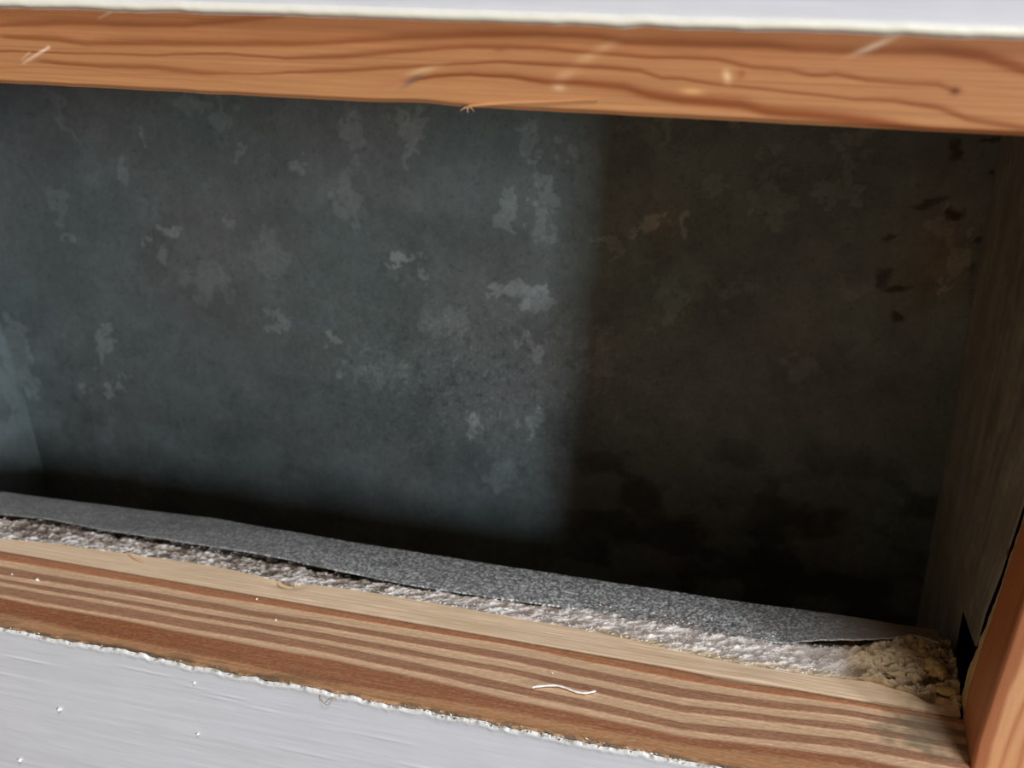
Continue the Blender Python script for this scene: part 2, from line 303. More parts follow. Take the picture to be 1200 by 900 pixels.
# ---------------------------------------------------------------- sill board with raised grain stripes
def sill():
    xs = np.linspace(-0.36, 0.096, 700); ys = np.linspace(0.0, 0.0448, 150)
    X, Y = np.meshgrid(xs * 1000, ys * 1000, indexing='ij')
    # band boundaries, front edge grows towards -Y; interpolate each along X
    B = []
    for k in range(12):
        px = [c[k][0] for c in SILL_BANDS]; py = [c[k][1] for c in SILL_BANDS]
        B.append(np.interp(xs * 1000, px, py))
    B = [b + (fbm(xs * 40, xs * 0 + i, 50 + i, 3) - .5) * 1.1 * (0 < i < 11) for i, b in enumerate(B)]
    orange, light, brown, tan, deep = [lin(c) for c in ((176, 118, 82), (214, 176, 140), (164, 118, 90), (184, 136, 96), (158, 104, 72))]
    seq = [orange, orange, light, brown, light, brown, light, brown, light, deep, tan]
    hgt = [0.2, 0.3, -0.25, 0.3, -0.25, 0.3, -0.25, 0.3, -0.1, 0.12, 0.0]
    C = np.tile(seq[0], X.shape + (1,)); H = np.full(X.shape, hgt[0])
    w = 0.45
    for k in range(1, 11):
        b = B[k][:, None]
        ww = w if k < 9 else 1.0
        t = sst(-ww, ww, b - Y)
        C = mix(C, seq[k], t); H = H * (1 - t) + hgt[k] * t
    # left part: the first light stripes are narrower and the front deep red stripe darker
    leftness = sst(-130, -230, X)
    fr = sst(0, 1.0, B[9][:, None] - Y) * sst(0, 1.5, Y - B[10][:, None])
    C = mix(C, lin((146, 88, 50)), fr * 0.7 * leftness)
    # fine diagonal tool marks and fuzz
    fuzz = fbm(X * .9 + Y * 2.4, Y * 1.2 - X * .6, 61, 4)
    C = C * (0.80 + 0.40 * fuzz)[..., None]
    hair = fbm(X * 1.6 + Y * 3.2, Y * 1.4 - X * .9, 66, 3); C = mix(C, lin((236, 208, 176)), sst(.60, .74, hair) * .16)
    streak = fbm(X * .035, Y * 2.2, 62, 4)
    C = C * (0.82 + 0.36 * streak)[..., None]
    # grime on the right end and along the front edge
    dst = np.hypot((X - 52) / 16, (Y - 34) / 12)
    gr = (1 - sst(0.3, 1.3, dst + (fbm(X * .25, Y * .3, 63, 4) - .5) * 1.3))
    C = mix(C, lin((112, 104, 84)), gr * 0.72)
    ed = np.exp(-(Y / 1.4) ** 2) * sst(.35, .55, fbm(X * .3, Y * .6, 64, 4)) + 0.6 * np.exp(-(Y / 5) ** 2) * sst(.5, .72, fbm(X * .07, Y * .2, 65, 3)) * sst(-60, -140, X)
    C = mix(C, lin((84, 72, 56)), np.clip(ed, 0, 1) * 0.85)
    Z = H * 0.00045 + (fuzz - .5) * 0.00022 + (streak - .5) * 0.00012
    # chipped back edge right of centre, thin crack against the pale strip
    back = sst(1.6, 0.2, 44.8 - Y)
    Z = Z - 0.0006 * back
    Z = np.where(Y < 1.0, Z - (1.0 - Y) ** 2 * 0.0006, Z)
    dip = np.exp(-((X + 8) / 11) ** 2) * sst(42.3, 44.3, Y + 0.2)
    Z = Z - 0.0012 * dip
    C = mix(C, lin((70, 48, 32)), np.clip(sst(0.55, 0.0, 44.8 - Y) * .8 + dip * .6, 0, 1))
    P = np.stack([X * mm, Y * mm, Z], -1)
    o = slab('sill_board', P, C, (0, 0, -0.040), M_pine)
    return tag(o, 'weathered reddish pine sill board with raised brown and tan grain stripes below the opening', 'board')
sill()

# ---------------------------------------------------------------- pale strip behind it
def strip():
    xs = np.linspace(-0.36, 0.0625, 620); v = np.linspace(0, 1, 44)
    fb = np.interp(xs * 1000, [p[0] for p in PLASTER_FRONT], [p[1] for p in PLASTER_FRONT]) * mm
    X, Vv = np.meshgrid(xs, v, indexing='ij')
    Y = 0.0452 + Vv * (fb + 0.0004 - 0.0452)[:, None]
    C = np.tile(lin((232, 202, 168)), X.shape + (1,))
    st = fbm(X * 30, Y * 1500, 71, 4); C = C * (0.88 + 0.24 * st)[..., None]
    C = mix(C, lin((220, 190, 154)), sst(.4, .7, fbm(X * 30, Y * 120, 72, 3)) * .6)
    g = sst(0.030, 0.062, X) * sst(.2, .6, fbm(X * 260, Y * 300, 73, 4)); C = mix(C, lin((168, 142, 96)), g * .75)
    ln = np.exp(-((Y - 0.0497) / 0.00022) ** 2) * sst(.45, .6, fbm(X * 25, X * 0, 74, 2)); C = mix(C, lin((170, 140, 104)), ln * .5)
    Z = 0.0001 + (st - .5) * 0.0002 + (fbm(X * 60, Y * 200, 75, 3) - .5) * 0.0002
    Z = Z + 0.0007 * np.exp(-((X - 0.0) / 0.011) ** 2) * (1 - Vv) ** 2
    # bite at x = -173 mm
    bite = np.exp(-(((X + 0.1735) / 0.0045) ** 2 + ((Y - 0.0555) / 0.0028) ** 2))
    Z = Z - 0.0022 * bite; C = mix(C, lin((226, 206, 160)), np.clip(bite, 0, 1) * .8)
    b2 = np.exp(-(((X - 0.0545) / 0.004) ** 2 + ((Y - 0.0535) / 0.0035) ** 2)); Z = Z - 0.002 * b2
    C = mix(C, lin((96, 78, 44)), np.clip(b2, 0, 1) * .85 * sst(.3, .6, fbm(X * 500, Y * 500, 76, 3)))
    o = slab('lath_strip', np.stack([X, Y, Z], -1), C, (0, 0, -0.032), M_pine)
    tag(o, 'pale unpainted wood strip lying between the sill board and the crumbling plaster edge', 'strip')
    # torn splinters on it
    def curl(pts, w, nm='splinter', mat=M_sliver, par=o):
        V, F = [], []
        for i, p in enumerate(pts):
            p = Vector(p); k = w * (1 - abs(2 * i / (len(pts) - 1) - 1) ** 2 * .7)
            V += [tuple(p + Vector((0, -k, 0))), tuple(p + Vector((0, k, k * .4))), tuple(p + Vector((0, 0, -k * .8)))]
        for i in range(len(pts) - 1):
            a = 3 * i
            for j in range(3): F.append((a + j, a + (j + 1) % 3, a + 3 + (j + 1) % 3, a + 3 + j))
        F += [(0, 2, 1), (3 * len(pts) - 3, 3 * len(pts) - 2, 3 * len(pts) - 1)]
        return make_mesh(nm, V, F, mat, par, smooth=False)
    curl([(-.2455, .0572, .0010), (-.2425, .0560, .0014), (-.2395, .0542, .0010), (-.2365, .0530, .0008), (-.2335, .0527, .0005)], .00028)
    curl([(-.2352, .0575, .0008), (-.2330, .0585, .0018), (-.2325, .0575, .0022)], .0003)
    curl([(-.1785, .0560, .0006), (-.1770, .0535, .0016), (-.1750, .0520, .0010), (-.1725, .0518, .0008)], .0005)
    curl([(-.1715, .0565, .0010), (-.1705, .0545, .0016), (-.1700, .0527, .0006)], .00045)
    return o
strip()

# ---------------------------------------------------------------- crumbling fibrous plaster edge
def plaster():
    xs = np.linspace(-0.36, 0.0632, 1150)
    fb = np.interp(xs * 1000, [p[0] for p in PLASTER_FRONT], [p[1] for p in PLASTER_FRONT]) * mm
    v = np.linspace(0, 1, 76)
    X, Vv = np.meshgrid(xs, v, indexing='ij')
    rag = (fbm(xs * 350, xs * 0, 80, 4) - .5) * 0.0016
    bk = 0.078 + 0.010 * sst(0.010, 0.045, xs)
    Y = (fb + rag + 0.0005)[:, None] + Vv * (bk - fb)[:, None]
    x, y = X * 1000, Y * 1000
    # slanting strands
    a = fbm(x * .55 - y * .95, y * .32 + x * .10, 81, 4)
    b = fbm(x * .9 - y * 1.3, y * .55 + x * .2, 82, 4)
    big = fbm(x * .09 - y * .1, y * .22, 83, 3)
    strand = np.abs(2 * a - 1) ** .8
    A = np.interp(x, [-300, -230, -165, -130, -60, 0, 22, 40, 60], [1.0, 1.0, 1.15, .8, .7, .7, .7, 1.3, 1.4])
    clod = fbm(x * .30 - y * .42, y * .30 + x * .08, 87, 3)
    H = (strand * 1.3 + (b - .5) * 1.6 + (big - .5) * 1.6 + (clod - .5) * 3.0) * A
    prof = np.sin(np.pi * np.clip(Vv * 1.15, 0, 1) ** .6) ** .8
    base = np.interp(x, [-300, -180, -120, -60, 0, 30, 60], [-.7, -.7, -.4, .2, .5, .3, .3])
    lipf = np.interp(x, [p[0] for p in FLANGE_FRONT], [p[1] for p in FLANGE_FRONT])
    drop = sst(2.6, .2, lipf - y) * np.interp(x, [-300, -200, -160, -120, -50, 0, 12, 30, 60], [1.5, 1.2, 1.5, .5, -.5, -.5, .2, 1.8, .8])
    Z = (0.25 + base * prof * .8 + (H - .7) * (0.25 + .75 * sst(0, .2, Vv)) * .95 - drop) * mm
    # pit under the lip at x -172..-150, dark clefts on the left
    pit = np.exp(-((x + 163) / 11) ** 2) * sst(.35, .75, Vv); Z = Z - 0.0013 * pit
    for cx in (-283, -226, -189, -212, -300):
        cl = np.exp(-(((x - cx) - (y - 64) * 1.1) / 1.1) ** 2) * sst(.15, .4, Vv); Z = Z - 0.0013 * cl
    # paper-like folds at the right end
    rt = sst(24, 34, x)
    fold = np.abs(np.sin((y * 1.25 + 1.6 * fbm(x * .18, y * .25, 84, 3) * 3 + x * .16)))
    Z = Z + rt * (fold * 1.3 - .5 + (clod - .5) * 4.0 + .9 * np.exp(-((y - 70) / 6) ** 2)) * mm
    Z = np.minimum(Z, np.where(x < 24, 0.0016, 0.0032))
    lc = lin
    C = np.tile(lc((206, 192, 180)), X.shape + (1,))
    grey = np.interp(x, [-300, -235, -200, -160, -120, -70, -30, 20], [.75, .75, .8, .7, .35, .15, .05, 0.1])
    C = mix(C, lc((140, 124, 112)), grey * sst(.30, .62, big * .5 + a * .5 + .12))
    C = mix(C, lc((236, 228, 222)), (1 - sst(.05, .30, Vv)) * .8)
    C = mix(C, lc((232, 220, 212)), sst(-110, -60, x) * (1 - sst(10, 30, x)) * .45)
    C = mix(C, lc((214, 186, 138)), (1 - sst(.0, .22, Vv)) * sst(-80, -50, x) * .85)
    C = mix(C, lc((244, 238, 232)), sst(.52, .66, clod) * .5)
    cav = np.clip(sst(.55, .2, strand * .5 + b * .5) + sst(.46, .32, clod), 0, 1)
    C = mix(C, lc((84, 70, 58)), cav * np.interp(x, [-300, -150, -100, 0], [.9, .9, .6, .4]))  # shade inside the cavities painted into the plaster colour
    C = mix(C, lc((60, 50, 42)), np.clip(pit * .7 + sst(1.0, -.2, lipf - y) * .7, 0, 1))  # shadow line under the lip and in the pit, painted on
    C = mix(C, lc((176, 150, 116)), rt * .85)  # brown papery end, with the upright's shadow put into the tone
    C = mix(C, lc((212, 186, 148)), rt * sst(.5, .62, clod) * .7)
    C = mix(C, lc((84, 62, 40)), rt * np.clip(sst(.45, .1, fold) + sst(.46, .34, clod), 0, 1) * .75)  # shade in the folds and hollows put into the colour
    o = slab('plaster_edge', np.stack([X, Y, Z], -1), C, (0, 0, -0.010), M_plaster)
    tag(o, 'rough broken edge of greyish fibrous plaster between pale wood strip and metal lip', 'plaster')
    # loose flakes and strands lying on it
    rnd = random.Random(12); V, F, Cc = [], [], []
    pal = [lc((232, 222, 212)), lc((210, 196, 182)), lc((180, 164, 150)), lc((140, 122, 106)), lc((238, 232, 226))]
    for k in range(3200):
        u = rnd.random(); i = int(u * (len(xs) - 1)); x0 = xs[i]
        if x0 < -.32: continue
        j = int(rnd.random() ** 1.2 * 70)
        px, py, pz = X[i, j], Y[i, j], Z[i, j] + .00015
        ang = math.radians(rnd.gauss(42, 20)); L = rnd.uniform(.0004, .0019) * (1.3 if x0 < -.1 else .9); W = rnd.uniform(.00009, .00028)
        d = Vector((math.cos(ang), math.sin(ang), rnd.gauss(0, .25))); n = Vector((-d.y, d.x, rnd.gauss(0, .4))).normalized()
        p = Vector((px, py, pz)); off = len(V)
        up = Vector((0, 0, W * 1.4))
        V += [tuple(p - d * L / 2), tuple(p + n * W), tuple(p + d * L / 2), tuple(p - n * W), tuple(p + up)]
        F += [(off, off + 3, off + 4), (off + 3, off + 2, off + 4), (off + 2, off + 1, off + 4), (off + 1, off, off + 4), (off, off + 1, off + 2, off + 3)]
        c = pal[min(4, int(rnd.random() * 5))]
        if x0 > .026: c = lc(rnd.choice([(190, 166, 130), (160, 134, 98), (206, 184, 150)]))
        elif x0 < -.14 and rnd.random() < .5: c = c * .55
        Cc += [c] * 5
    s = make_mesh('fibre', V, F, M_plaster, o, cols=np.array(Cc), smooth=False); tag(s, kind='stuff')
    return o
PL = plaster()

def lump(name, c, r, colour, mat, parent=None, seed=0, cuts=4, rough=.35):
    bm = bmesh.new(); bmesh.ops.create_icosphere(bm, subdivisions=cuts, radius=1)
    P = np.array([v.co[:] for v in bm.verts])
    n1 = fbm(P[:, 0] * 1.6 + 5 + seed, P[:, 1] * 1.6 + P[:, 2] * 1.3, seed, 4) - .5
    n2 = fbm(P[:, 0] * 5 + seed, P[:, 1] * 5 + P[:, 2] * 4, seed + 9, 3) - .5
    Q = P * (1 + rough * 1.8 * n1 + rough * .6 * n2)[:, None] * np.array(r) + np.array(c)
    F = [[v.index for v in f.verts] for f in bm.faces]; bm.free()
    cc = np.tile(lin(colour), (len(Q), 1)) * (0.7 + .6 * (n2 + .5))[:, None]
    return make_mesh(name, Q, F, mat, parent, cols=cc)
for i, (x, y, z, rx, ry, rz, c) in enumerate((
        (49.6, 61.0, 0.6, 2.4, 1.9, 1.6, (178, 156, 120)),
        (43.8, 60.2, 0.5, 3.6, 1.7, 1.3, (176, 154, 118)),
        (56.2, 66.5, 1.2, 3.4, 4.6, 2.2, (190, 164, 118)),
        (40.5, 70.5, 0.9, 6.0, 2.0, 1.3, (184, 156, 122)),
        (48.0, 73.5, 1.0, 5.0, 2.2, 1.2, (176, 148, 112)),
        (53.5, 73.5, 0.6, 3.0, 2.0, 1.4, (160, 134, 100)),
        (35.0, 66.0, 0.6, 5.0, 2.2, 1.2, (190, 166, 134)))):
    o = lump('plaster_lump', (x * mm, y * mm, (z + .7) * mm), (rx * mm, ry * mm, rz * mm), tuple(min(240, k * 1.1) for k in c), M_plaster, PL, 100 + i, rough=.6)
    
ch = lump('plaster_chunk', (59.0 * mm, 55.8 * mm, 1.4 * mm), (3.6 * mm, 2.1 * mm, 1.4 * mm), (204, 176, 126), M_plaster, None, 131, rough=.2)
tag(ch, 'small tan loose chunk of plaster wedged against the right upright by the dark crack', 'rubble')

# ---------------------------------------------------------------- sheet-metal duct
root = bpy.data.objects.new('air_duct', None); COL.objects.link(root); root.location = (0, 0, 0)
tag(root, 'grey galvanised sheet-metal air duct seen through the opening in the wall', 'duct')

def blob_mask(x, z, L, warp=1.0, sharp=.11):
    out = np.zeros_like(x)
    wx = (fbm(x * .17, z * .17, 91, 3) - .5) * 20 * warp; wz = (fbm(x * .17 + 40, z * .17, 92, 3) - .5) * 20 * warp
    w2x = (fbm(x * .7, z * .7, 93, 3) - .5) * 4.0 * warp; w2z = (fbm(x * .7 + 9, z * .7, 94, 3) - .5) * 4.0 * warp
    for (cx, cz, a, b, ang, s) in L:
        t = math.radians(ang); dx = x - cx; dz = z - cz
        near = (np.abs(dx) < 4 * max(a, b) + 8) & (np.abs(dz) < 4 * max(a, b) + 8)
        k = min(1, min(a, b) / 5.0)
        ux = dx[near] + wx[near] * k + w2x[near]; uz = dz[near] + wz[near] * k + w2z[near]
        r = np.hypot(((ux) * math.cos(t) + uz * math.sin(t)) / a, (-ux * math.sin(t) + uz * math.cos(t)) / b)
        m = s * (1 - sst(1 - sharp, 1 + sharp, r))
        out[near] = np.maximum(out[near], m)
    return out

def spangle(x, z, seed, cell=9.0, jit=1.0):
    """flat patches of slightly different tone with ragged borders, as zinc crystals"""
    wx = x + (fbm(x * .22, z * .22, seed + 1, 4) - .5) * 11; wz = z * .8 + (fbm(x * .22 + 7, z * .22, seed + 2, 4) - .5) * 11
    gx, gz = np.floor(wx / cell), np.floor(wz / cell)
    best = np.full(x.shape, 1e9); val = np.zeros(x.shape)
    for i in (-1, 0, 1):
        for j in (-1, 0, 1):
            cx, cz = gx + i, gz + j
            px = (cx + _hash(cx, cz, seed + 5)) * cell; pz = (cz + _hash(cx, cz, seed + 6)) * cell
            d = (wx - px) ** 2 + (wz - pz) ** 2
            up = d < best; best = np.where(up, d, best); val = np.where(up, _hash(cx, cz, seed + 7), val)
    return val

GREY = lin((101, 107, 105))
def back_panel():
    xs = np.linspace(-0.40, 0.064, 930); zs = np.linspace(-0.075, 0.20, 560)
    X, Z = np.meshgrid(xs, zs, indexing='ij'); x, z = X * 1000, Z * 1000
    C = np.tile(GREY, X.shape + (1,))
    sp1 = spangle(x, z, 200, 12.0); sp2 = spangle(x, z, 230, 5.5)
    tonev = 0.90 + .20 * (sp1 - .5) * sst(.35, .6, fbm(x * .02, z * .02, 7, 2)) + .08 * (sp2 - .5)
    cloud = fbm(x * .035, z * .045, 95, 5)
    tonev = tonev * (0.74 + .52 * cloud)
    C = C * tonev[..., None]
    pm = blob_mask(x, z, PATCHES)
    C = C * (1 + .85 * pm)[..., None]
    # greenish / purplish tint drift of the old zinc
    dr = fbm(x * .016, z * .02, 96, 3)[..., None]
    C = C * (1 + (dr - .5) * np.array([-.22, .10, .06]))
    # frosted speckle in the middle
    spk = fbm(x * 1.5, z * 1.5, 97, 2); zone = np.exp(-(((x + 135) / 70) ** 2 + ((z - 45) / 38) ** 2))
    C = C * (1 + sst(.66, .8, spk) * (.15 + .7 * zone) * .9)[..., None]
    C = C * (1 - .35 * sst(.62, .75, fbm(x * .5, z * .5, 98, 3)) * zone)[..., None]
    # dull grime towards the bottom, weakened in colour to brighten the window-lit side
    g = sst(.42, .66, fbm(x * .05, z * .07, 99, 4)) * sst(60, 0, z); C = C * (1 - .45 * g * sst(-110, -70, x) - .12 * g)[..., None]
    # brown rust
    warm = np.exp(-(((x - 47) / 16) ** 2 + ((z - 118) / 24) ** 2)); C = mix(C, C * np.array([1.45, 1.0, .8]), warm)
    bp = np.exp(-(((x + 57) / 6) ** 2 + ((z - 123) / 9) ** 2)); C = mix(C, C * np.array([1.25, .98, .85]), bp)
    rm = blob_mask(x, z, RUST, .5, .5); C = mix(C, lin((52, 24, 16)), np.clip(rm, 0, 1) * .93)
    fine = sst(.70, .78, fbm(x * .8, z * .8, 101, 3)) * .25; C = C * (1 - fine)[..., None]
    Y = 0.165 + (fbm(x * .012, z * .016, 102, 2) - .5) * 0.0012 
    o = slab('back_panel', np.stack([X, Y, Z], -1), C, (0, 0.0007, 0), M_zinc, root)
    return o
back_panel()
for a in ((-0.40, 0.064, 0.165, 0.1657, 0.20, 0.60), (-0.40, 0.064, 0.165, 0.1657, -0.40, -0.075)):
    V, F = box_geo(*a)
    make_mesh('back_extension', V, F, M_zinc, root, cols=np.tile(GREY * .8, (8, 1)), smooth=False)

def side_right():
    # flares outwards to a cut front edge that leans to the right as it rises
    ez = [-75, 13.3, 14, 27, 42, 52, 71, 84, 200]
    ex = [66.5, 66.5, 66.5, 67.2, 69.4, 70.4, 72.3, 74.5, 82]
    ey = [90, 90, 64, 64, 64, 64, 64, 64, 64]
    zs = np.linspace(-0.075, 0.184, 380); t = np.linspace(0, 1, 150)
    Zg, T = np.meshgrid(zs, t, indexing='ij'); z = Zg * 1000
    EY = np.interp(z, ez, ey); EX = np.interp(z, ez, ex)
    full = 64.0
    y = EY + T * (165.5 - EY)
    X = (62.2 + (EX - 62.2) * np.clip((165.5 - y) / (165.5 - full), 0, 1) ** 1.3) * mm
    C = np.tile(lin((142, 132, 116)), Zg.shape + (1,))
    streak = fbm(y * .5, z * .03, 301, 4); C = C * (.7 + .6 * streak)[..., None]
    C = C * (.85 + .3 * spangle(y, z, 310, 9))[..., None]
    C = mix(C, lin((170, 150, 124)), sst(.62, .74, fbm(y * .4, z * .25, 303, 3)) * .2)
    edge = np.exp(-((y - EY) / .6) ** 2) * sst(14.2, 15.5, z); C = mix(C, lin((190, 182, 168)), edge * .8)  # pale highlight painted along the cut edge
    C = mix(C, lin((150, 84, 46)), edge * np.exp(-((z - 50) / 1.5) ** 2))
    slab('side_panel', np.stack([X, y * mm, Zg], -1), C, (0.0005, 0, 0), M_zinc, root, thin=True)
    v, f = box_geo(0.0622, 0.0629, 0.0912, 0.1655, 0.1845, 0.60)
    make_mesh('side_extension', v, f, M_zinc, root, cols=np.tile(GREY * .8, (8, 1)), smooth=False)
    v, f = box_geo(0.0622, 0.0629, 0.0925, 0.1655, -0.40, -0.075)
    make_mesh('side_extension', v, f, M_zinc, root, cols=np.tile(GREY * .8, (8, 1)), smooth=False)
side_right()

def side_left():
    zs = np.linspace(-0.40, 0.60, 500); t = np.linspace(0, 1, 120)
    Zg, T = np.meshgrid(zs, t, indexing='ij')
    corner = np.interp(Zg * 1000, [-400, -44, 8, 52, 110, 600], [-366, -366, -373, -381, -386, -386]) * mm
    X = corner - T ** 1.5 * 0.012 - 0.0005; Y = 0.1652 - T * 0.0752
    y, z = Y * 1000, Zg * 1000
    C = np.tile(GREY * 1.1, Zg.shape + (1,)) * (.8 + .4 * spangle(y, z, 330, 12))[..., None] * (.75 + .5 * fbm(y * .04, z * .04, 331, 4))[..., None]
    slab('side_panel', np.stack([X, Y, Zg], -1), C, (-0.0007, 0, 0), M_zinc, root, flip=True)
side_left()

def front_sheet():
    V, F = [], []
    for a in ((-0.398, 0.063, 0.0905, 0.0912, 0.1755, 0.60), ):
        v, f = box_geo(*a, off=len(V)); V += v; F += f
    make_mesh('front_panel', V, F, M_zinc, root, cols=np.tile(GREY * .8, (len(V), 1)), smooth=False)
front_sheet()

def lip():
    # folded flange: lies on the plaster, bends down into the duct
    xs = np.linspace(-0.36, 0.0590, 900)
    ff = np.interp(xs * 1000, [p[0] for p in FLANGE_FRONT], [p[1] for p in FLANGE_FRONT]) * mm
    fbk = np.interp(xs * 1000, [p[0] for p in FLANGE_BACK], [p[1] for p in FLANGE_BACK]) * mm
    ff = ff + (fbm(xs * 300, xs * 0, 401, 3) - .5) * 0.0009 * sst(-.12, -.05, xs)
    v = np.linspace(0, 1, 56); rows = []
    X, Vv = np.meshgrid(xs, v, indexing='ij')
    Y = ff[:, None] + Vv * (fbk - ff)[:, None]
    x, y = X * 1000, Y * 1000
    Z = 0.0015 + (fbm(x * .03, y * .1, 402, 3) - .5) * 0.0010 + 0.0006 * np.sin(x * .021) * (1 - Vv)
    Z = Z + (fbm(x * .8, y * .8, 403, 3) - .5) * 0.00012
    Z = Z - 0.0007 * sst(-90, -30, x) * sst(20, 5, x) * (1 - Vv)      # sits down into the plaster
    Z = Z + 0.0011 * np.exp(-((x - 30) / 14) ** 2) * (1 - Vv) ** 1.5   # lifted edge near the right end
    C = np.tile(lin((124, 124, 121)), X.shape + (1,))
    C = C * (.72 + .56 * fbm(x * .08, y * .12, 404, 4))[..., None]
    # white frost of zinc crystals, strongest from the middle leftwards of the end
    dens = np.interp(x, [-300, -230, -180, -110, -60, 0, 15, 40], [.10, .15, .45, .75, .9, .7, .45, .05])
    n = fbm(x * 1.5 + y * 1.0, y * 1.7, 405, 3); n2 = fbm(x * 1.4 - y * 1.3, y * 1.4 + x * 1.0, 406, 3)
    frost = np.clip(np.maximum(sst(.60, .66, n), sst(.60, .66, n2)) * (dens + .12), 0, 1)
    C = mix(C, lin((226, 226, 224)), frost)
    dk = sst(.60, .75, fbm(x * 1.3, y * 1.3, 407, 3)) * dens; C = mix(C, lin((58, 60, 62)), dk * .75)
    C = mix(C, lin((134, 112, 86)), sst(14, 40, x) * .8 * (.6 + .4 * fbm(x * .5, y * .5, 408, 3)))  # right end browned in colour for the upright's shadow
    rim = np.exp(-((y - ff[:, None] * 1000) / .25) ** 2); C = mix(C, lin((178, 172, 164)), rim * .35 * sst(-20, 20, x))
    # add the down-turned part inside the duct
    k = 26; tt = np.linspace(0, 1, k + 1)[1:]
    Yb, Zb, Cb = [], [], []
    R = 0.0009
    for j, s in enumerate(tt):
        if s < .3:
            a = s / .3 * math.pi / 2
            yy = fbk + R * math.sin(a); zz = Z[:, -1] - R * (1 - math.cos(a))
        else:
            yy = fbk + R + 0 * fbk; zz = Z[:, -1] - R - (s - .3) / .7 * 0.12
        Yb.append(yy); Zb.append(zz); Cb.append(C[:, -1] * (.95 if s < .3 else .8))
    Xa = np.concatenate([X, np.repeat(xs[:, None], k, 1)], 1)
    Ya = np.concatenate([Y, np.stack(Yb, 1)], 1); Za = np.concatenate([Z, np.stack(Zb, 1)], 1)
    Ca = np.concatenate([C, np.stack(Cb, 1)], 1)
    slab('folded_lip', np.stack([Xa, Ya, Za], -1), Ca, (0, -0.0003, -0.0004), M_lip, root, thin=True)
    tag(bpy.data.objects['folded_lip'], 'frosted speckled metal lip folded over the bottom of the opening')
lip()

# ---------------------------------------------------------------- lintel board
def poly_mask(x, z, pts, w, seed, wob=.35):
    """signed-distance line in (x,z) mm"""
    px = [p[0] for p in pts]; pz = [p[1] for p in pts]
    zz = np.interp(x, px, pz) + (fbm(x * .12, x * 0, seed, 3) - .5) * wob
    fade = sst(px[0] - 3, px[0] + 3, x) * sst(px[-1] + 3, px[-1] - 3, x)
    if px[0] < -215: fade = sst(px[-1] + 3, px[-1] - 3, x)
    if px[-1] > 39: fade = sst(px[0] - 3, px[0] + 3, x)
    ww = w * (.45 + .75 * vnoise(x * .035, x * 0 + seed, seed + 3))
    d = (z - zz)
    # crisp on the lower side, bleeding upwards
    return fade * np.where(d > 0, np.exp(-(d / (ww * .75)) ** 2), np.exp(-(d / (ww * .4)) ** 2)), d

